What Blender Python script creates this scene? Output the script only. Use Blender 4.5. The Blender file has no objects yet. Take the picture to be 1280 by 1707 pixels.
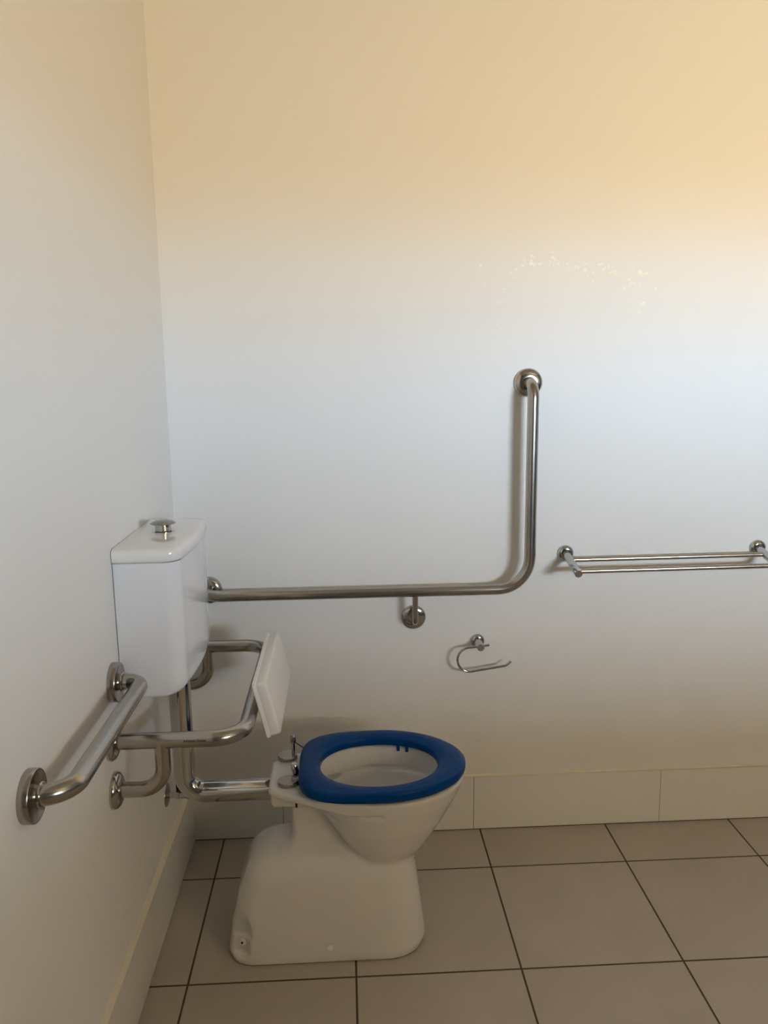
import bpy, math, random
import numpy as np
from mathutils import Vector, Matrix

S = bpy.context.scene
COL = S.collection
PI = math.pi

# ------------------------------------------------------------------ camera
F_PX, PITCH, YAW, ROLL = 1324.5, -0.1792, 0.0491, -0.0119
CAM = Vector((0.4939, -2.2784, 1.4359))
cy, sy = math.cos(YAW), math.sin(YAW)
fwd = Vector((sy * math.cos(PITCH), cy * math.cos(PITCH), math.sin(PITCH)))
r0 = Vector((cy, -sy, 0)); u0 = r0.cross(fwd)
rt = r0 * math.cos(ROLL) + u0 * math.sin(ROLL)
up = -r0 * math.sin(ROLL) + u0 * math.cos(ROLL)
cd = bpy.data.cameras.new('camera'); cam = bpy.data.objects.new('camera', cd); COL.objects.link(cam)
cd.sensor_width = 36.0; cd.lens = 36.0 * F_PX / 1707.0; cd.clip_start = 0.02
M4 = Matrix((rt, up, -fwd)).transposed().to_4x4(); M4.translation = CAM
cam.matrix_world = M4
S.camera = cam

# ------------------------------------------------------------------ room size and light
RX, RY, RZ = 3.3, -3.6, 2.75           # right wall, front wall (behind the camera), ceiling
WX0, WX1, WZ0, WZ1 = 2.05, 3.05, 1.40, 2.00   # window opening in the front wall
BLOCK_DEPTH = 2.0                             # depth of the unseen slab added outside the window to cut sky light
SKY_COL, SKY_STR = (0.675, 0.84, 1.03), 121.0
GROUND_COL, GROUND_STR = (1.0, 0.76, 0.445), 78.0

w = bpy.data.worlds.new('daylight'); S.world = w; w.use_nodes = True
nt = w.node_tree; nt.nodes.clear()
tc = nt.nodes.new('ShaderNodeTexCoord'); sp = nt.nodes.new('ShaderNodeSeparateXYZ')
mr = nt.nodes.new('ShaderNodeMapRange'); mr.inputs[1].default_value = -0.02; mr.inputs[2].default_value = 0.05
rp = nt.nodes.new('ShaderNodeMix'); rp.data_type = 'RGBA'
rp.inputs[6].default_value = tuple(c * GROUND_STR for c in GROUND_COL) + (1,)
rp.inputs[7].default_value = tuple(c * SKY_STR for c in SKY_COL) + (1,)
bg = nt.nodes.new('ShaderNodeBackground'); wo = nt.nodes.new('ShaderNodeOutputWorld')
nt.links.new(tc.outputs['Generated'], sp.inputs[0]); nt.links.new(sp.outputs[2], mr.inputs[0])
nt.links.new(mr.outputs[0], rp.inputs[0]); nt.links.new(rp.outputs[2], bg.inputs[0]); nt.links.new(bg.outputs[0], wo.inputs[0])

ld = bpy.data.lights.new('window_portal', 'AREA'); ld.shape = 'RECTANGLE'
ld.size = WX1 - WX0; ld.size_y = WZ1 - WZ0; ld.cycles.is_portal = True
lo = bpy.data.objects.new('window_portal', ld); COL.objects.link(lo)
lo.location = ((WX0 + WX1) / 2, RY - 0.02, (WZ0 + WZ1) / 2); lo.rotation_euler = (PI / 2, 0, 0)

S.view_settings.view_transform = 'Standard'; S.view_settings.look = 'None'
S.view_settings.gamma = 1.0; S.view_settings.use_curve_mapping = False
S.view_settings.exposure = 0.0

# ------------------------------------------------------------------ materials
def mat(name, col, rough=0.5, metal=0.0, spec=0.5, coat=0.0, noise=None, bump=None, aniso=0.0):
    m = bpy.data.materials.new(name); m.use_nodes = True
    t = m.node_tree; b = t.nodes['Principled BSDF']
    b.inputs['Base Color'].default_value = tuple(col) + (1,)
    b.inputs['Roughness'].default_value = rough; b.inputs['Metallic'].default_value = metal
    b.inputs['Specular IOR Level'].default_value = spec
    b.inputs['Coat Weight'].default_value = coat; b.inputs['Coat Roughness'].default_value = 0.04
    co = t.nodes.new('ShaderNodeTexCoord')
    if noise:
        sc, amt = noise
        n = t.nodes.new('ShaderNodeTexNoise'); n.inputs['Scale'].default_value = sc; n.inputs['Detail'].default_value = 5
        t.links.new(co.outputs['Object'], n.inputs['Vector'])
        mx = t.nodes.new('ShaderNodeMix'); mx.data_type = 'RGBA'
        mx.inputs[6].default_value = tuple(c * (1 - amt) for c in col) + (1,)
        mx.inputs[7].default_value = tuple(min(1, c * (1 + amt)) for c in col) + (1,)
        t.links.new(n.outputs['Fac'], mx.inputs[0]); t.links.new(mx.outputs[2], b.inputs['Base Color'])
    if bump:
        sc, st = bump
        n = t.nodes.new('ShaderNodeTexNoise'); n.inputs['Scale'].default_value = sc; n.inputs['Detail'].default_value = 4
        t.links.new(co.outputs['Object'], n.inputs['Vector'])
        bp = t.nodes.new('ShaderNodeBump'); bp.inputs['Strength'].default_value = st; bp.inputs['Distance'].default_value = 0.002
        t.links.new(n.outputs['Fac'], bp.inputs['Height']); t.links.new(bp.outputs[0], b.inputs['Normal'])
    return m

M_WALL = mat('cream_wall_paint', (0.80, 0.785, 0.755), 0.5, spec=0.3, noise=(3, 0.012), bump=(160, 0.05))
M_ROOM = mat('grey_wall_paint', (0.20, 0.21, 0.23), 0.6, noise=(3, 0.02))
M_CEIL = mat('ceiling_paint', (0.40, 0.42, 0.46), 0.8, noise=(4, 0.01))
M_SKIRT = mat('white_skirting_tile', (0.80, 0.79, 0.75), 0.10, noise=(5, 0.01))
M_GROUT = mat('skirting_grout', (0.13, 0.10, 0.075), 0.8, noise=(40, 0.1))
M_CAULK = mat('cream_caulk', (0.76, 0.71, 0.58), 0.5, noise=(30, 0.04))
M_STEEL = mat('satin_steel', (0.42, 0.39, 0.35), 0.22, 1.0, noise=(14, 0.06))
M_POLISH = mat('polished_steel', (0.50, 0.47, 0.43), 0.13, 1.0, noise=(14, 0.05))
M_CHROME = mat('chrome', (0.52, 0.515, 0.50), 0.06, 1.0, noise=(8, 0.02))
M_PORC = mat('white_porcelain', (0.70, 0.69, 0.665), 0.06, spec=0.5, coat=0.3, noise=(4, 0.008))
M_TANK = mat('white_cistern_plastic', (0.76, 0.765, 0.78), 0.05, spec=0.5, coat=0.3, noise=(4, 0.006))
M_LID = mat('cream_cistern_lid', (0.80, 0.775, 0.74), 0.08, spec=0.5, coat=0.3, noise=(4, 0.006))
M_BLUE = mat('blue_seat_plastic', (0.0, 0.044, 0.19), 0.2, spec=0.12, noise=(9, 0.05))
M_PAD = mat('offwhite_backrest_vinyl', (0.78, 0.745, 0.70), 0.38, noise=(12, 0.015))
M_CAP = mat('satin_button_metal', (0.30, 0.29, 0.27), 0.28, 1.0, noise=(20, 0.04))
M_DARK = mat('dark_metal', (0.03, 0.027, 0.024), 0.4, 0.6, noise=(30, 0.1))
M_INK = mat('black_print', (0.02, 0.016, 0.012), 0.6, noise=(50, 0.05))
M_FLECK = mat('pale_paint_fleck', (0.93, 0.90, 0.84), 0.7, noise=(50, 0.02))
M_WHITE = mat('white_plastic', (0.82, 0.80, 0.77), 0.3, noise=(20, 0.01))
M_BLOCKER = mat('sky_blocker_matte', (0.22, 0.20, 0.18), 0.8, noise=(6, 0.03))  # dull finish of the added sky-blocking slab
M_FRAME = mat('window_frame_aluminium', (0.6, 0.6, 0.58), 0.4, 0.3, noise=(20, 0.03))

def tile_floor_material():
    m = bpy.data.materials.new('beige_floor_tile'); m.use_nodes = True
    t = m.node_tree; b = t.nodes['Principled BSDF']
    co = t.nodes.new('ShaderNodeTexCoord'); s = t.nodes.new('ShaderNodeSeparateXYZ')
    t.links.new(co.outputs['Object'], s.inputs[0])
    def math_(op, a, bb=None):
        n = t.nodes.new('ShaderNodeMath'); n.operation = op
        for i, v in enumerate((a, bb)):
            if v is None: continue
            if isinstance(v, (int, float)): n.inputs[i].default_value = v
            else: t.links.new(v, n.inputs[i])
        return n.outputs[0]
    ds, ids = [], []
    for ax, off in ((0, 0.0967), (1, -0.2002)):
        q = math_('DIVIDE', math_('SUBTRACT', s.outputs[ax], off), 0.4)
        fr = math_('SUBTRACT', q, math_('FLOOR', q))
        ids.append(math_('FLOOR', q))
        ds.append(math_('MULTIPLY', math_('MINIMUM', fr, math_('SUBTRACT', 1.0, fr)), 0.4))
    d = math_('MINIMUM', ds[0], ds[1])
    mr = t.nodes.new('ShaderNodeMapRange'); mr.inputs[1].default_value = 0.0019; mr.inputs[2].default_value = 0.0030
    t.links.new(d, mr.inputs[0])
    wn = t.nodes.new('ShaderNodeTexWhiteNoise'); wn.noise_dimensions = '2D'
    cb = t.nodes.new('ShaderNodeCombineXYZ'); t.links.new(ids[0], cb.inputs[0]); t.links.new(ids[1], cb.inputs[1])
    t.links.new(cb.outputs[0], wn.inputs['Vector'])
    n1 = t.nodes.new('ShaderNodeTexNoise'); n1.inputs['Scale'].default_value = 5; n1.inputs['Detail'].default_value = 7
    t.links.new(co.outputs['Object'], n1.inputs['Vector'])
    f = math_('ADD', math_('MULTIPLY', n1.outputs['Fac'], 0.85), math_('MULTIPLY', wn.outputs['Value'], 0.15))
    mx = t.nodes.new('ShaderNodeMix'); mx.data_type = 'RGBA'
    mx.inputs[6].default_value = (0.395, 0.345, 0.285, 1); mx.inputs[7].default_value = (0.505, 0.455, 0.385, 1)
    t.links.new(f, mx.inputs[0])
    m2 = t.nodes.new('ShaderNodeMix'); m2.data_type = 'RGBA'; m2.inputs[6].default_value = (0.060, 0.038, 0.022, 1)
    t.links.new(mr.outputs[0], m2.inputs[0]); t.links.new(mx.outputs[2], m2.inputs[7])
    t.links.new(m2.outputs[2], b.inputs['Base Color'])
    b.inputs['Roughness'].default_value = 0.5; b.inputs['Specular IOR Level'].default_value = 0.3
    bp = t.nodes.new('ShaderNodeBump'); bp.inputs['Strength'].default_value = 0.5; bp.inputs['Distance'].default_value = 0.0015
    t.links.new(mr.outputs[0], bp.inputs['Height']); t.links.new(bp.outputs[0], b.inputs['Normal'])
    return m
M_FLOOR = tile_floor_material()

# ------------------------------------------------------------------ mesh helpers
class MB:
    def __init__(s): s.v = []; s.f = []; s.mi = []
    def add(s, vs, fs, mi=0):
        o = len(s.v); s.v += [tuple(p) for p in vs]
        for f in fs: s.f.append(tuple(i + o for i in f)); s.mi.append(mi)
        return s
    def box(s, a, b, mi=0):
        x0, y0, z0 = a; x1, y1, z1 = b
        vs = [(x0, y0, z0), (x1, y0, z0), (x1, y1, z0), (x0, y1, z0), (x0, y0, z1), (x1, y0, z1), (x1, y1, z1), (x0, y1, z1)]
        return s.add(vs, [(0, 3, 2, 1), (4, 5, 6, 7), (0, 1, 5, 4), (1, 2, 6, 5), (2, 3, 7, 6), (3, 0, 4, 7)], mi)
    def loops(s, rings, cap0=True, cap1=True, closed=False, mi=0):
        n = len(rings[0]); vs = [p for r in rings for p in r]; fs = []
        k = len(rings)
        for i in range(k if closed else k - 1):
            j = (i + 1) % k
            for a in range(n):
                b = (a + 1) % n
                fs.append((i * n + a, i * n + b, j * n + b, j * n + a))
        if not closed:
            if cap0: fs.append(tuple(reversed(range(n))))
            if cap1: fs.append(tuple(range((k - 1) * n, k * n)))
        return s.add(vs, fs, mi)
    def tube(s, pts, r, fillet=0.0, n=28, seg=12, mi=0):
        pts = [Vector(p) for p in pts]
        if not isinstance(fillet, (list, tuple)): fillet = [fillet] * (len(pts) - 2)
        path = [pts[0]]
        for i in range(1, len(pts) - 1):
            p, a, b = pts[i], pts[i - 1], pts[i + 1]
            d1 = (a - p).normalized(); d2 = (b - p).normalized(); R = fillet[i - 1]
            if R <= 0: path.append(p); continue
            ang = d1.angle(d2); L = R / math.tan(ang / 2)
            c = p + (d1 + d2).normalized() * (R / math.sin(ang / 2))
            s0 = p + d1 * L - c; s1 = p + d2 * L - c
            tot = s0.angle(s1); ax = s0.cross(s1).normalized()
            for k in range(seg + 1):
                path.append(c + Matrix.Rotation(tot * k / seg, 3, ax) @ s0)
        path.append(pts[-1])
        T = []
        for i in range(len(path)):
            if i == 0: t = path[1] - path[0]
            elif i == len(path) - 1: t = path[-1] - path[-2]
            else: t = (path[i] - path[i - 1]).normalized() + (path[i + 1] - path[i]).normalized()
            T.append(t.normalized())
        nrm = T[0].orthogonal().normalized(); rings = []
        for i, p in enumerate(path):
            if i: nrm = T[i - 1].rotation_difference(T[i]) @ nrm
            nrm = (nrm - T[i] * nrm.dot(T[i])).normalized(); bn = T[i].cross(nrm)
            rings.append([p + (nrm * math.cos(2 * PI * k / n) + bn * math.sin(2 * PI * k / n)) * r for k in range(n)])
        return s.loops(rings, mi=mi)
    def lathe(s, prof, origin, axis, n=48, mi=0):
        ax = Vector(axis).normalized(); e1 = ax.orthogonal().normalized(); e2 = ax.cross(e1); o = Vector(origin)
        rings = [[o + ax * h + (e1 * math.cos(2 * PI * k / n) + e2 * math.sin(2 * PI * k / n)) * max(r, 1e-5) for k in range(n)] for r, h in prof]
        return s.loops(rings, mi=mi)
    def build(s, name, m, parent=None, smooth=True, angle=40, bevel=0.0, segs=3):
        me = bpy.data.meshes.new(name); me.from_pydata(s.v, [], s.f); 
        ms = m if isinstance(m, (list, tuple)) else [m]
        for x in ms: me.materials.append(x)
        for p, k in zip(me.polygons, s.mi): p.material_index = k
        me.validate(); me.update()
        import bmesh
        bm = bmesh.new(); bm.from_mesh(me); bmesh.ops.recalc_face_normals(bm, faces=bm.faces)
        bm.to_mesh(me); bm.free()
        if smooth:
            me.polygons.foreach_set('use_smooth', [True] * len(me.polygons)); me.set_sharp_from_angle(angle=math.radians(angle))
        o = bpy.data.objects.new(name, me); COL.objects.link(o)
        if parent:
            o.parent = parent; o.matrix_parent_inverse = Matrix.Translation(-Vector(parent.location))
        if bevel:
            b = o.modifiers.new('edge', 'BEVEL'); b.width = bevel; b.segments = segs; b.limit_method = 'ANGLE'; b.angle_limit = math.radians(35)
            b.harden_normals = True
        return o

def thing(name, label, cat, loc, group=None):
    o = bpy.data.objects.new(name, None); COL.objects.link(o); o.location = loc
    o.empty_display_size = 0.05
    o['label'] = label; o['category'] = cat
    if group: o['group'] = group
    return o
def structure(o): o['kind'] = 'structure'; return o

# ------------------------------------------------------------------ room shell
T = 0.12
structure(MB().box((-T, RY - T, -0.10), (RX + T, T, 0)).build('floor', M_FLOOR, smooth=False))
structure(MB().box((-T, RY - T, RZ), (RX + T, T, RZ + 0.1)).build('ceiling', M_CEIL, smooth=False))
structure(MB().box((-T, 0, 0), (RX + T, T, RZ)).build('wall_back', M_WALL, smooth=False))
structure(MB().box((-T, RY, 0), (0, 0, RZ)).build('wall_left', M_WALL, smooth=False))
structure(MB().box((RX, RY, 0), (RX + T, 0, RZ)).build('wall_right', M_ROOM, smooth=False))
fw = MB()
fw.box((-T, RY - T, 0), (WX0, RY, RZ)); fw.box((WX1, RY - T, 0), (RX + T, RY, RZ))
fw.box((WX0, RY - T, 0), (WX1, RY, WZ0)); fw.box((WX0, RY - T, WZ1), (WX1, RY, RZ))
structure(fw.build('wall_front', M_ROOM, smooth=False))
structure(MB().box((-0.5, RY - T - BLOCK_DEPTH, 2.10), (RX + 1.5, RY - T, 2.20)).build('sky_blocker', M_BLOCKER, smooth=False))   # unseen slab added above the window, keeps steep sky light off the lower room
wf = MB(); q = 0.035
wf.box((WX0, RY - 0.09, WZ0), (WX1, RY - 0.04, WZ0 + q)); wf.box((WX0, RY - 0.09, WZ1 - q), (WX1, RY - 0.04, WZ1))
wf.box((WX0, RY - 0.09, WZ0 + q), (WX0 + q, RY - 0.04, WZ1 - q)); wf.box((WX1 - q, RY - 0.09, WZ0 + q), (WX1, RY - 0.04, WZ1 - q))
structure(wf.build('window_1', M_FRAME, smooth=False))

SK_H, SK_T = 0.181, 0.008
b = MB()                                            # back skirting: tiles with thin joints over a grout bed
xs = [0.0 + SK_T, 0.2820, 0.8760, 1.4700, 2.0640, 2.6580, 3.252, RX]
for i in range(len(xs) - 1):
    b.box((xs[i] + (0.0008 if i else 0), -SK_T, 0.004), (xs[i + 1] - 0.0008, 0, SK_H))
b.box((SK_T, -SK_T + 0.0015, 0), (RX, -0.0005, SK_H - 0.001), 1)
structure(b.build('baseboard_back', [M_SKIRT, M_GROUT], smooth=False))
b = MB(); ys = [0.0, -0.594, -1.188, -1.782, -2.376, -2.97, RY]
for i in range(len(ys) - 1):
    b.box((0, ys[i + 1] + 0.0003, 0.004), (SK_T, ys[i] - 0.0003, SK_H))
b.box((0.0005, RY, 0), (SK_T - 0.0012, 0, SK_H - 0.001), 1)
structure(b.build('baseboard_left', [M_SKIRT, M_GROUT], smooth=False))
b = MB(); b.loops([[(0, y, SK_H - 0.001), (SK_T + 0.001, y, SK_H - 0.001), (SK_T + 0.001, y, SK_H + 0.002), (0.0025, y, SK_H + 0.015), (0, y, SK_H + 0.016)] for y in (-0.001, RY)])
structure(b.build('trim_1', M_CAULK, smooth=False))
b = MB(); b.loops([[(x, 0, SK_H - 0.001), (x, -SK_T, SK_H - 0.001), (x, -SK_T, SK_H + 0.001), (x, 0, SK_H + 0.004)] for x in (0.002, RX)])
structure(b.build('trim_2', M_CAULK, smooth=False))

# ------------------------------------------------------------------ signed-distance ceramics
def surface_nets(f, lo, h):
    """f: values on a grid; returns verts, quads of the zero level."""
    nx, ny, nz = f.shape
    neg = f < 0
    c = np.zeros((nx - 1, ny - 1, nz - 1), np.int8)
    for dx in (0, 1):
        for dy in (0, 1):
            for dz in (0, 1):
                c += neg[dx:nx - 1 + dx, dy:ny - 1 + dy, dz:nz - 1 + dz]
    act = (c > 0) & (c < 8)
    I = np.argwhere(act); idx = -np.ones(act.shape, np.int64); idx[act] = np.arange(len(I))
    P = np.zeros((len(I), 3)); W = np.zeros(len(I))
    corners = [(a, b_, c_) for a in (0, 1) for b_ in (0, 1) for c_ in (0, 1)]
    for A in corners:
        for ax in range(3):
            if A[ax]: continue
            B = list(A); B[ax] = 1
            fa = f[I[:, 0] + A[0], I[:, 1] + A[1], I[:, 2] + A[2]]; fb = f[I[:, 0] + B[0], I[:, 1] + B[1], I[:, 2] + B[2]]
            s = (fa < 0) != (fb < 0)
            t = np.where(s, fa / np.where(s, fa - fb, 1), 0)
            q = np.array(A, float)[None, :].repeat(len(I), 0); q[:, ax] += t
            P += q * s[:, None]; W += s
    V = (I + P / W[:, None]) * h + np.array(lo)
    Q = []
    for ax in range(3):
        o1, o2 = [(1, 2), (2, 0), (0, 1)][ax]
        sl0 = [slice(None)] * 3; sl1 = [slice(None)] * 3
        sl0[ax] = slice(0, -1); sl1[ax] = slice(1, None)
        ch = neg[tuple(sl0)] != neg[tuple(sl1)]
        E = np.argwhere(ch)
        E = E[(E[:, o1] > 0) & (E[:, o2] > 0) & (E[:, o1] < f.shape[o1] - 1) & (E[:, o2] < f.shape[o2] - 1)]
        def cell(d1, d2):
            e = E.copy(); e[:, o1] -= d1; e[:, o2] -= d2
            return idx[e[:, 0], e[:, 1], e[:, 2]]
        quad = np.stack([cell(1, 1), cell(0, 1), cell(0, 0), cell(1, 0)], 1)
        fl = neg[E[:, 0], E[:, 1], E[:, 2]]
        quad[~fl] = quad[~fl][:, ::-1]
        Q.append(quad)
    return V, np.concatenate(Q)
def smin(a, b, k):
    h = np.clip(0.5 + 0.5 * (b - a) / k, 0, 1); return b + (a - b) * h - k * h * (1 - h)
def smax(a, b, k): return -smin(-a, -b, k)
def interp(z, zs, vs): return np.interp(z, zs, vs)
def egg(x, v, xb, xf, w, xc, eb=2.0, ef=2.0):
    """level function of an egg: back end xb, front end xf, half width w, widest at xc"""
    u = x - xc
    a = np.where(u < 0, xc - xb, xf - xc); e = np.where(u < 0, eb, ef)
    k = (np.abs(u / a) ** e + np.abs(v / w) ** e) ** (1 / e)
    return (k - 1) * np.minimum(a, w)
def rbox2(x, v, x0, x1, w, rb, rf):
    cx = (x0 + x1) / 2; hx = (x1 - x0) / 2
    px = x - cx; r = np.where(px > 0, rf, rb)
    qx = np.abs(px) - hx + r; qv = np.abs(v) - w + r
    return np.minimum(np.maximum(qx, qv), 0) + np.hypot(np.maximum(qx, 0), np.maximum(qv, 0)) - r
def extrude(d2, z, z0, z1, r):
    dz = np.maximum(z0 - z, z - z1)
    a = d2 + r; b_ = dz + r
    return np.minimum(np.maximum(a, b_), 0) + np.hypot(np.maximum(a, 0), np.maximum(b_, 0)) - r

TC = -0.433                                     # centre line of the toilet (y)
RIM = 0.441
def toilet_body():
    h = 0.003
    lo = (0.165, -0.195, -0.012)
    X = np.arange(lo[0], 0.800, h); V = np.arange(lo[1], 0.196, h); Z = np.arange(lo[2], 0.460, h)
    x, v, z = np.meshgrid(X, V, Z, indexing='ij')
    # shroud foot
    xb = interp(z, [0, 0.02, 0.082, 0.167, 0.22, 0.259, 0.279, 0.295], [0.184, 0.180, 0.190, 0.209, 0.228, 0.248, 0.264, 0.290])
    xf = interp(z, [0, 0.02, 0.12, 0.22, 0.31], [0.672, 0.677, 0.664, 0.652, 0.648])
    w = interp(z, [0, 0.02, 0.10, 0.2, 0.31], [0.117, 0.119, 0.115, 0.108, 0.098])
    foot = extrude(rbox2(x, v, xb, xf, w, 0.062, 0.092), z, -0.05, 0.279 - 0.026 * np.clip(v / 0.1, -1.2, 1.2) ** 2, 0.045)
    # groove at the back corners for the floor screws
    for s in (-1, 1):
        R = interp(z, [0.0, 0.030, 0.068, 0.074, 0.10, 0.20], [0.022, 0.046, 0.048, 0.0530, 0.0525, 0.036])
        g = np.hypot(x - 0.200, v - s * 0.140) - R
        foot = smax(foot, -g, 0.003)
    # bowl
    bb = interp(z, [0.18, 0.23, 0.30, 0.36, 0.405, 0.45], [0.53, 0.495, 0.452, 0.415, 0.390, 0.372])
    bf = interp(z, [0.18, 0.225, 0.267, 0.329, 0.397, 0.43, 0.45], [0.62, 0.652, 0.686, 0.726, 0.763, 0.776, 0.779])
    bw = interp(z, [0.18, 0.225, 0.28, 0.34, 0.40, 0.43, 0.45], [0.062, 0.084, 0.112, 0.137, 0.154, 0.161, 0.163])
    bowl = egg(x, v, bb, bf, bw, 0.565)
    bowl = extrude(bowl, z, 0.185, RIM, 0.007)
    # neck behind the bowl
    nk = rbox2(x, v, 0.345, 0.54, 0.040, 0.014, 0.02)
    neck = np.maximum(nk, np.maximum(0.2 - z, z - 0.42))
    body = smin(foot, neck, 0.030)
    body = smin(body, bowl, 0.014)
    # hinge ledge and rim band
    hw = interp(x, [0.28, 0.294, 0.332, 0.363, 0.416, 0.478, 0.53, 0.60], [0.064, 0.073, 0.097, 0.115, 0.135, 0.150, 0.158, 0.158])
    led = smax((np.abs(v) - hw) * 0.88, np.maximum(0.293 - x, x - 0.56), 0.008)
    fade = np.clip((x - 0.50) / 0.10, 0, 1) * 0.016
    band = extrude(led + fade, z, interp(x, [0.36, 0.42, 0.48, 0.56], [0.425, 0.419, 0.409, 0.409]), RIM, 0.006)
    body = smin(body, band, 0.004)
    boss = extrude(rbox2(x, v, 0.297, 0.42, 0.050, 0.01, 0.01), z, 0.378, 0.43, 0.010)
    body = smin(body, boss, 0.010)
    # finger slot under the rim on both sides
    for s in (-1, 1):
        px = np.clip(x, 0.512, 0.562)
        slot = np.sqrt((x - px) ** 2 + ((v - s * 0.159) / 1.2) ** 2 + (z - 0.403) ** 2) - 0.0085
        body = smax(body, -slot, 0.003)
    # hollow: upright rim wall, ledge, bowl
    rin = egg(x, v, 0.408, 0.746, 0.133, 0.565, 2.3, 2.0)
    hol = np.maximum(rin, 0.374 - z)
    ib = interp(z, [0.17, 0.24, 0.30, 0.365, 0.385], [0.56, 0.525, 0.485, 0.440, 0.415])
    jf = interp(z, [0.17, 0.24, 0.30, 0.385], [0.59, 0.635, 0.686, 0.740])
    iw = interp(z, [0.17, 0.24, 0.30, 0.385], [0.030, 0.070, 0.102, 0.137])
    inn = np.maximum(egg(x, v, ib, jf, iw, 0.565), np.maximum(0.205 - z, z - 0.384))
    body = smax(body, -hol, 0.006); body = smax(body, -inn, 0.004)
    body = np.maximum(body, 0.0022 - z)
    Vv, Q = surface_nets(body, lo, h)
    Vv[:, 1] += TC
    return Vv, Q

# ================================================================== toilet
toilet = thing('toilet', 'white ceramic toilet pan with a blue open seat, standing on the tiled floor', 'toilet', (0.43, TC, 0))
Vv, Q = toilet_body()
mb = MB(); mb.v = [tuple(p) for p in Vv.tolist()]; mb.f = [tuple(q) for q in Q.tolist()]; mb.mi = [0] * len(mb.f)
bowl = mb.build('bowl', M_PORC, toilet, angle=80)
sm = bowl.modifiers.new('even', 'SMOOTH'); sm.factor = 0.5; sm.iterations = 4

def se(theta, a_f, a_b, wd, xc, eb, ef):
    c, s = math.cos(theta), math.sin(theta)
    e = ef if c > 0 else eb; a = a_f if c > 0 else a_b
    return (xc + a * math.copysign(abs(c) ** (2 / e), c), wd * math.copysign(abs(s) ** (2 / e), s))
def seat_ring():
    N = 160; rings = []
    zt, zb = 0.475, 0.449
    prof = []          # (s from inner 0 to outer 1, z) with rounded edges
    prof += [(0.00, zb + 0.004), (0.04, zb), (0.5, zb), (0.93, zb), (0.98, zb + 0.002), (1.0, zb + 0.007), (1.0, zb + 0.012)]
    prof += [(0.985, zt - 0.0075), (0.95, zt - 0.0045), (0.88, zt - 0.002), (0.72, zt - 0.0003), (0.5, zt), (0.3, zt - 0.001), (0.15, zt - 0.003), (0.06, zt - 0.006), (0.015, zt - 0.010)]
    for k in range(N):
        th = 2 * PI * (k + 0.5) / N
        c = math.cos(th)
        ox, oy = se(th, 0.212, 0.205, 0.168, 0.570, 3.7, 1.92)
        ix, iy = se(th, 0.147, 0.146, 0.123, 0.564, 2.15, 2.1)
        rings.append([(ix + (ox - ix) * s, TC + iy + (oy - iy) * s, z) for s, z in prof])
    return MB().loops(rings, closed=True)
seat = seat_ring().build('seat', M_BLUE, toilet, angle=60)
for bx, by in ((0.621, 0.124), (0.643, 0.117)):
    MB().loops([[(bx + dx, TC + by + dy, z) for dx, dy in ((-.004, -.005), (.004, -.005), (.004, .005), (-.004, .005))] for z in (0.431, 0.452)]).build('bumper', M_BLUE, seat, bevel=0.002)
for hx, hy, tall in ((0.3400, -0.478, 0), (0.3300, -0.348, 1)):
    hg = MB().lathe([(0, RIM - 0.0005), (0.0245, RIM - 0.0005), (0.0255, RIM + 0.001), (0.0255, RIM + 0.008), (0.0235, RIM + 0.010), (0, RIM + 0.0103)], (hx, hy, 0), (0, 0, 1)).build('seat_hinge', M_STEEL, toilet)
    px = hx + 0.016
    if tall:
        MB().tube([(px, hy - 0.002, RIM + 0.008), (px, hy - 0.002, RIM + 0.05)], 0.0045).build('hinge_post', M_CHROME, hg)
        MB().lathe([(0, 0), (0.0065, 0), (0.0075, 0.002), (0.0075, 0.018), (0.0055, 0.021), (0, 0.0212)], (px, hy - 0.002, RIM + 0.044), (0, 0, 1), 32).build('post_cap', M_STEEL, hg)
        MB().tube([(px, hy - 0.002, RIM + 0.048), (px + 0.032, hy - 0.008, 0.468)], 0.0014, n=12).build('link_rod', M_DARK, hg)
    else:
        MB().lathe([(0, 0), (0.0075, 0), (0.0085, 0.002), (0.0085, 0.028), (0.006, 0.031), (0, 0.0312)], (px + 0.002, hy + 0.030, RIM + 0.006), (-0.15, 0, 1), 32).build('hinge_post', M_CHROME, hg)
        MB().tube([(px - 0.004, hy + 0.004, RIM + 0.006), (px + 0.028, hy + 0.010, RIM + 0.012)], 0.0065, n=20).build('hinge_arm', M_CHROME, hg)
        MB().box((px + 0.002, hy - 0.012, RIM + 0.0005), (px + 0.026, hy + 0.016, RIM + 0.006)).build('hinge_block', M_DARK, hg, bevel=0.001)
MB().tube([(0.362, -0.524, 0.428), (0.362, -0.524, 0.404)], 0.0028, n=14).build('hinge_bolt', M_DARK, toilet)
MB().lathe([(0, 0), (0.0085, 0), (0.0085, 0.003), (0.007, 0.0045), (0, 0.005)], (0.435, TC - 0.1185, 0.045), (0, -1, 0.05), 32).build('side_cap', M_WHITE, toilet)
sc = MB().lathe([(0, 0), (0.0085, 0), (0.0085, 0.004), (0.006, 0.0055), (0, 0.0055)], (0.2215, TC - 0.0975, 0.055), (-0.36, -0.93, 0.05), 32).build('screw_collar', M_WHITE, toilet)
MB().lathe([(0, 0), (0.0028, 0), (0.0028, 0.0012), (0, 0.0013)], (0.2215 - 0.0020, TC - 0.0975 - 0.0050, 0.0553), (-0.36, -0.93, 0.05), 20).build('screw', M_DARK, sc)
MB().lathe([(0, 0), (0.072, 0), (0.072, 0.001), (0, 0.001)], (0.572, TC, 0.232), (0, 0, 1)).build('water', mat('still_water', (0.62, 0.66, 0.64), 0.03, spec=0.5, noise=(3, 0.01)), toilet)

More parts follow.
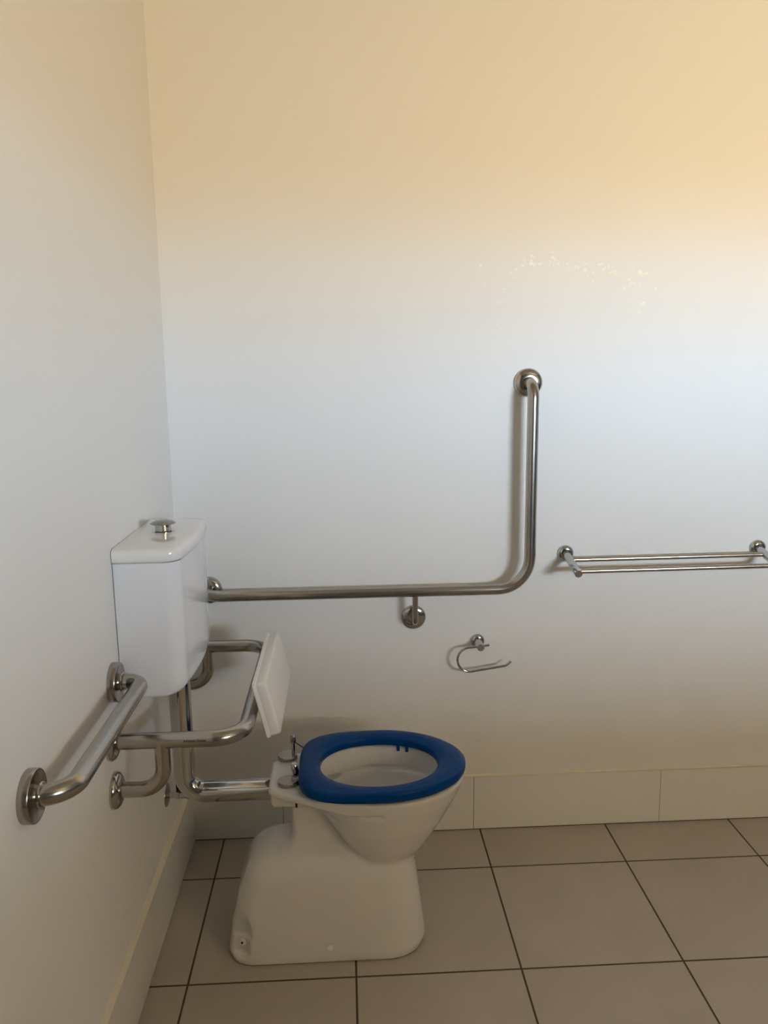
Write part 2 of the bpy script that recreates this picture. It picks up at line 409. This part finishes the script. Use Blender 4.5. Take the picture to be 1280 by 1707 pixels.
# ================================================================== cistern
cist = thing('cistern', 'white box-shaped cistern with chrome push button, fixed to the left wall above the toilet', 'cistern', (0.0, -0.447, 0.735))
CY0, CY1, CD = -0.627, -0.268, 0.149
def tank_outline(inset_f=0.0, inset_s=0.0, grow=0.0, r=0.036):
    x1 = CD - inset_f + grow; y0 = CY0 + inset_s - grow; y1 = CY1 - inset_s + grow
    pts = [(0.002, y0)]
    n = 10
    def bow(y): return -0.010 * ((y - (y0 + y1) / 2) / ((y1 - y0) / 2)) ** 2
    for k in range(n + 1):
        a = -PI / 2 + (PI / 2) * k / n
        pts.append((x1 - r + r * math.cos(a) - 0.010 * (1 if k < n else 1), y0 + r + r * math.sin(a)))
    for k in range(1, 12):
        y = y0 + r + (y1 - y0 - 2 * r) * k / 12
        tt = (y - (y0 + y1) / 2) / ((y1 - y0 - 2 * r) / 2)
        pts.append((x1 - 0.010 * tt * tt, y))
    for k in range(n + 1):
        a = (PI / 2) * k / n
        pts.append((x1 - r + r * math.cos(a) - 0.010, y1 - r + r * math.sin(a)))
    pts.append((0.002, y1))
    return pts
rings = []
B0, TOPZ = 0.735, 1.0365
for k in range(13):
    a = PI / 2 * k / 12
    zz = B0 + 0.036 * (1 - math.cos(a))
    ins = 0.034 * (1 - math.sin(a)); s_in = 0.012 * (1 - min(1, math.sin(min(a * 2.2, PI / 2))))
    rings.append([(x, y, zz) for x, y in tank_outline(ins, s_in)])
for zz in (0.80, 0.90, 1.0, TOPZ): rings.append([(x, y, zz) for x, y in tank_outline()])
MB().loops(rings).build('tank', M_TANK, cist, angle=50)
rings = [[(x, y, z) for x, y in tank_outline(0, 0, g)] for z, g in ((TOPZ, -0.007), (1.0395, -0.007), (1.0397, 0.003), (1.0415, 0.0045), (1.058, 0.0045), (1.0635, 0.0025), (1.0665, -0.002), (1.068, -0.008), (1.0682, -0.02))]
MB().loops(rings).build('lid', M_LID, cist, angle=50)
LT = 1.0682
btn = MB().lathe([(0, LT - 0.001), (0.0255, LT - 0.001), (0.0255, LT + 0.001), (0.021, LT + 0.003), (0.0185, LT + 0.0032), (0.0185, LT + 0.0185), (0, LT + 0.0185)], (0.069, -0.44, 0), (0, 0, 1), 56).build('flush_button', M_CHROME, cist)
MB().lathe([(0, LT + 0.0165), (0.0285, LT + 0.0185), (0.0290, LT + 0.0195), (0.022, LT + 0.0235), (0.011, LT + 0.0255), (0, LT + 0.0262)], (0.069, -0.44, 0), (0, 0, 1), 56).build('button_cap', M_CAP, btn)
MB().lathe([(0, 0), (0.011, 0), (0.013, 0.003), (0.013, 0.02), (0, 0.02)], (0.030, -0.545, 0.718), (0, 0, 1), 24).build('inlet_nut', M_WHITE, cist)

fp = MB().tube([(0.084, -0.44, 0.736), (0.084, -0.44, 0.408), (0.294, -0.44, 0.408)], 0.0262, 0.05, n=40, seg=16).build('flush_pipe', M_CHROME)
fp['label'] = 'thick chrome L-shaped flush pipe running from the cistern down to the toilet pan'; fp['category'] = 'pipe'

# ================================================================== wall flanges
def dome_flange(o, ax, r=0.041, hole=0.0175, h=0.017):
    prof = [(0, 0), (r, 0), (r, 0.003)]
    for k in range(1, 10):
        a = PI / 2 * k / 9
        prof.append((hole + (r - hole) * math.cos(a), 0.003 + (h - 0.003) * math.sin(a)))
    prof.append((0, h))
    return MB().lathe(prof, o, ax, 56)
def flat_flange(o, ax, r=0.0415):
    return MB().lathe([(0, 0), (r, 0), (r, 0.0145), (r - 0.0012, 0.016), (r - 0.004, 0.016), (r - 0.006, 0.0145), (0, 0.0145)], o, ax, 64)

# L-shaped grab rail on the back wall
RS = -0.070
lr = thing('grab_rail', 'long L-shaped satin steel grab rail fixed on the back wall beside the toilet', 'grab rail', (0.69, 0, 0.80))
MB().tube([(0.088, -0.002, 0.801), (0.088, RS, 0.801), (1.022, RS, 0.801), (1.0225, RS, 1.390), (1.0225, -0.002, 1.390)], 0.0162, [0.045, 0.092, 0.045], n=36, seg=16).build('rail', M_STEEL, lr)
dome_flange((0.088, 0, 0.801), (0, -1, 0)).build('wall_flange', M_POLISH, lr)
dome_flange((1.0225, 0, 1.390), (0, -1, 0)).build('wall_flange', M_POLISH, lr)
dome_flange((0.690, 0, 0.702), (0, -1, 0), r=0.037, hole=0.012, h=0.013).build('wall_flange', M_POLISH, lr)
MB().tube([(0.690, RS, 0.795), (0.690, RS, 0.703), (0.690, -0.002, 0.703)], 0.0083, 0.016, n=24).build('support_rod', M_STEEL, lr)

# short grab rail on the left wall
sr = thing('grab_rail', 'short straight worn steel grab rail on the left wall nearest the viewer', 'grab rail', (0, -0.91, 0.80))
GX = 0.063
MB().tube([(0.002, -0.682, 0.797), (GX, -0.682, 0.797), (GX, -1.137, 0.800), (0.002, -1.137, 0.800)], 0.0168, [0.034, 0.050], n=40, seg=16).build('rail', M_STEEL, sr)
for yy, zz in ((-0.682, 0.797), (-1.137, 0.800)):
    fl = flat_flange((0, yy, zz), (1, 0, 0)).build('wall_flange', M_STEEL, sr)
    MB().lathe([(0.0165, 0.0), (0.0205, 0.0), (0.0215, 0.002), (0.0205, 0.0045), (0.0165, 0.0045)], (0.020, yy, zz), (1, 0, 0), 40).build('collar', M_CHROME, fl)

# ================================================================== backrest
br = thing('backrest', 'steel tube toilet backrest with off-white pad, fixed to left wall under the cistern', 'backrest', (0, -0.44, 0.68))
BZ, BN, BF, BX = 0.683, -0.722, -0.158, 0.272
MB().tube([(0.002, BN, BZ), (BX, BN, BZ), (BX, BF, BZ), (0.002, BF, BZ)], 0.0168, [0.066, 0.066], n=36, seg=18).build('frame_tube', M_STEEL, br)
for yy in (BN, BF):
    MB().tube([(0.104, yy, BZ - 0.004), (0.104, yy, 0.575), (0.002, yy, 0.575)], 0.0162, 0.050, n=32, seg=16).build('brace', M_STEEL, br)
    for zz in (BZ, 0.575):
        dome_flange((0, yy, zz), (1, 0, 0), r=0.039).build('wall_flange', M_POLISH, br)
def pad_layers():
    t = Vector((0.029, 0, -0.123)).normalized(); nrm = Vector((0.123, 0, 0.029)).normalized()
    o = (Vector((0.312, 0, 0.760)) + Vector((0.341, 0, 0.637))) / 2; yc = -0.440
    def ring(hw, hh, d, r=0.007):
        out = []
        for cxs, cys, a0 in ((1, 1, 0), (-1, 1, PI / 2), (-1, -1, PI), (1, -1, 1.5 * PI)):
            for k in range(6):
                a = a0 + PI / 2 * k / 5
                py = cxs * (hw - r) + r * math.cos(a); ps = cys * (hh - r) + r * math.sin(a)
                p = o + t * ps + nrm * d; out.append((p.x, yc + py, p.z))
        return out
    W, H = 0.176, 0.0635
    seq = [(-0.034, -0.003), (-0.0335, 0.0), (-0.032, 0.0025), (-0.0265, 0.0025), (-0.0250, 0.0010), (-0.0235, -0.0008), (-0.022, 0.0), (-0.006, 0.0), (-0.003, -0.001), (-0.001, -0.003), (0.0, -0.007)]
    return MB().loops([ring(W + g, H + g, d) for d, g in seq])
pad = pad_layers().build('pad', M_PAD, br, angle=50)
for yy in (-0.55, -0.33):
    MB().lathe([(0, 0), (0.012, 0), (0.012, 0.02), (0, 0.02)], (0.283, yy, BZ), (1, 0, -0.24), 24).build('pad_mount', M_DARK, br)
# printed lettering wrapped on the near tube
cu = bpy.data.curves.new('lettering', 'FONT'); cu.body = 'Johnson Suisse'; cu.size = 0.0080; cu.resolution_u = 3; cu.offset = 0.00012
to = bpy.data.objects.new('lettering_source', cu); COL.objects.link(to)
bpy.context.view_layer.update()
me = bpy.data.meshes.new_from_object(to.evaluated_get(bpy.context.evaluated_depsgraph_get()))
COL.objects.unlink(to); bpy.data.objects.remove(to)
xs_ = [vv.co.x for vv in me.vertices]; k_ = 0.046 / (max(xs_) - min(xs_)); rr = 0.0168 + 0.00025
tv = []
for vv in me.vertices:
    a = (vv.co.y * 0.95) / rr + 0.12
    tv.append((0.1515 + (vv.co.x - min(xs_)) * k_, BN - rr * math.cos(a), BZ + rr * math.sin(a)))
mb = MB(); mb.add(tv, [tuple(p.vertices) for p in me.polygons]); bpy.data.meshes.remove(me)
lt = mb.build('printed_lettering', M_INK, br, smooth=False); lt['label'] = 'small black printed maker lettering on the steel tube'

# ================================================================== towel rail
tr = thing('towel_rail', 'double-bar chrome towel rail on the back wall at the right edge', 'towel rail', (1.438, 0, 0.887))
TX0, TX1, TZ = 1.1455, 1.7310, 0.888
tip = Vector((0.002, -0.130, -0.030))
for xx, zz in ((TX0, TZ), (TX1, TZ + 0.003)):
    MB().lathe([(0, 0), (0.0235, 0), (0.0235, 0.006), (0.0225, 0.0085), (0.018, 0.0125), (0.014, 0.014), (0, 0.014)], (xx, 0, zz), (0, -1, 0), 48).build('wall_flange', M_CHROME, tr)
    MB().lathe([(0, 0), (0.0112, 0), (0.0112, 0.1325), (0.0105, 0.1335), (0, 0.1337)], (xx, -0.004, zz - 0.001), tip, 40).build('post', M_CHROME, tr)
for fy in (0.36, 0.90):
    a = Vector((TX0, 0, TZ)) + tip * fy; c = Vector((TX1, 0, TZ + 0.003)) + tip * fy
    MB().tube([a, c], 0.0072, n=24).build('bar', M_STEEL, tr)

# ================================================================== toilet roll holder
tp = thing('toilet_roll_holder', 'empty chrome hook-shaped toilet roll holder on the back wall below the grab rail', 'toilet roll holder', (0.8835, 0, 0.6215))
HX, HZ, HY = 0.8835, 0.6215, -0.050
MB().lathe([(0, 0), (0.0215, 0), (0.0215, 0.005), (0.0205, 0.0075), (0.0165, 0.011), (0.013, 0.0125), (0, 0.0125)], (HX, 0, HZ), (0, -1, 0), 48).build('wall_flange', M_CHROME, tp)
MB().lathe([(0, 0), (0.0110, 0), (0.0110, 0.0605), (0.0102, 0.0615), (0, 0.0616)], (HX, -0.002, HZ), (0, -1, 0), 40).build('post', M_CHROME, tp)
MB().tube([(0.9105, HY, 0.6245), (0.812, HY, 0.6145), (0.822, HY, 0.5385), (0.9615, HY, 0.559), (0.9765, HY, 0.5725)], 0.0037, [0.0365, 0.0365, 0.006], n=20, seg=16).build('hook_bar', M_CHROME, tp)

# ================================================================== stop valve
sv = thing('stop_valve', 'small chrome water stop valve on the left wall behind the flush pipe', 'valve', (0, -0.291, 0.318))
MB().lathe([(0, 0), (0.031, 0), (0.030, 0.002), (0.012, 0.008), (0, 0.008)], (0, -0.291, 0.318), (1, 0, 0), 40).build('cover_plate', M_STEEL, sv)
MB().lathe([(0, 0), (0.0085, 0), (0.0085, 0.020), (0.0115, 0.020), (0.0115, 0.027), (0.009, 0.028), (0.009, 0.050), (0.0115, 0.050), (0.0115, 0.060), (0, 0.060)], (0.006, -0.291, 0.317), (1, 0, -0.04), 24).build('valve_body', M_CHROME, sv)
MB().loops([[(0.030 + dx, -0.291 + y, 0.324 + dz) for dx, dz in ((-0.004, 0), (0.022, 0), (0.004, 0.030), (-0.004, 0.032))] for y in (-0.004, 0.004)]).build('valve_handle', M_DARK, sv, bevel=0.001)

# ================================================================== paint flecks on the back wall
random.seed(5)
dots = [(78, 163, 8), (100, 286, 6), (252, 266, 7), (227, 308, 6), (220, 377, 6), (190, 396, 7), (180, 443, 4), (178, 527, 6), (157, 505, 4), (143, 580, 5),
        (268, 208, 8), (286, 236, 8), (298, 185, 8), (307, 198, 6), (340, 163, 9), (352, 125, 6), (362, 150, 5), (395, 150, 13), (412, 158, 11), (397, 130, 9), (445, 155, 9), (455, 147, 7),
        (400, 100, 8), (412, 108, 6), (474, 138, 5), (528, 80, 9), (530, 112, 12), (543, 125, 9), (512, 132, 6), (512, 152, 6), (533, 157, 8), (562, 155, 8), (572, 146, 7), (576, 180, 6), (594, 149, 6),
        (620, 154, 8), (630, 184, 8), (670, 165, 8), (685, 168, 11), (690, 180, 6), (682, 203, 4), (677, 236, 7), (645, 255, 4), (640, 270, 4), (674, 278, 5), (725, 157, 8), (735, 148, 7), (750, 157, 5), (732, 187, 11), (745, 192, 6),
        (760, 195, 4), (788, 203, 8), (749, 226, 7), (781, 263, 8), (779, 250, 5), (770, 287, 5), (818, 243, 6), (724, 258, 4), (825, 155, 11), (840, 153, 8), (795, 154, 4), (850, 184, 10), (862, 173, 8), (880, 168, 7), (877, 156, 6), (905, 170, 6),
        (890, 206, 9), (908, 203, 9), (926, 195, 10), (926, 214, 6), (1038, 176, 7), (1078, 204, 15), (1090, 212, 8), (1118, 212, 10), (1008, 248, 8), (1014, 280, 13), (1018, 268, 9), (1040, 275, 8), (1074, 273, 8), (980, 302, 7), (990, 205, 4),
        (1175, 308, 10), (1099, 398, 14), (1072, 452, 7), (817, 396, 5), (755, 92, 5), (742, 340, 4)]
fm = MB()
def wall_point(px, py):
    d = fwd + rt * ((px - 640) / F_PX) - up * ((py - 853.5) / F_PX)
    return CAM + d * (-CAM.y / d.y)
for zx, zy, zr in dots:
    p = wall_point(780 + zx * 0.2656, 400 + zy * 0.2656); r = zr * 0.2656 / 560 * 0.95
    n = 11; o_ = []; i_ = []
    for k in range(n):
        a = 2 * PI * k / n; q_ = r * random.uniform(0.75, 1.15)
        o_.append((p.x + q_ * math.cos(a), -0.00005, p.z + q_ * math.sin(a)))
        i_.append((p.x + q_ * 0.75 * math.cos(a), -0.0005, p.z + q_ * 0.75 * math.sin(a)))
    fm.loops([o_, i_], cap0=False)
p = wall_point(935, 1227)
fm.loops([[(p.x - 0.006, -0.0001, p.z - 0.003), (p.x - 0.004, -0.0001, p.z - 0.0035), (p.x + 0.006, -0.0001, p.z + 0.003), (p.x + 0.005, -0.0001, p.z + 0.0035)],
          [(p.x - 0.005, -0.0004, p.z - 0.0028), (p.x - 0.004, -0.0004, p.z - 0.003), (p.x + 0.0052, -0.0004, p.z + 0.0028), (p.x + 0.0048, -0.0004, p.z + 0.003)]], cap0=False)
fk = fm.build('paint_flecks', M_FLECK, smooth=False)
fk['label'] = 'scattered pale paint flecks in an arc high on the back wall'; fk['category'] = 'paint marks'; fk['kind'] = 'stuff'
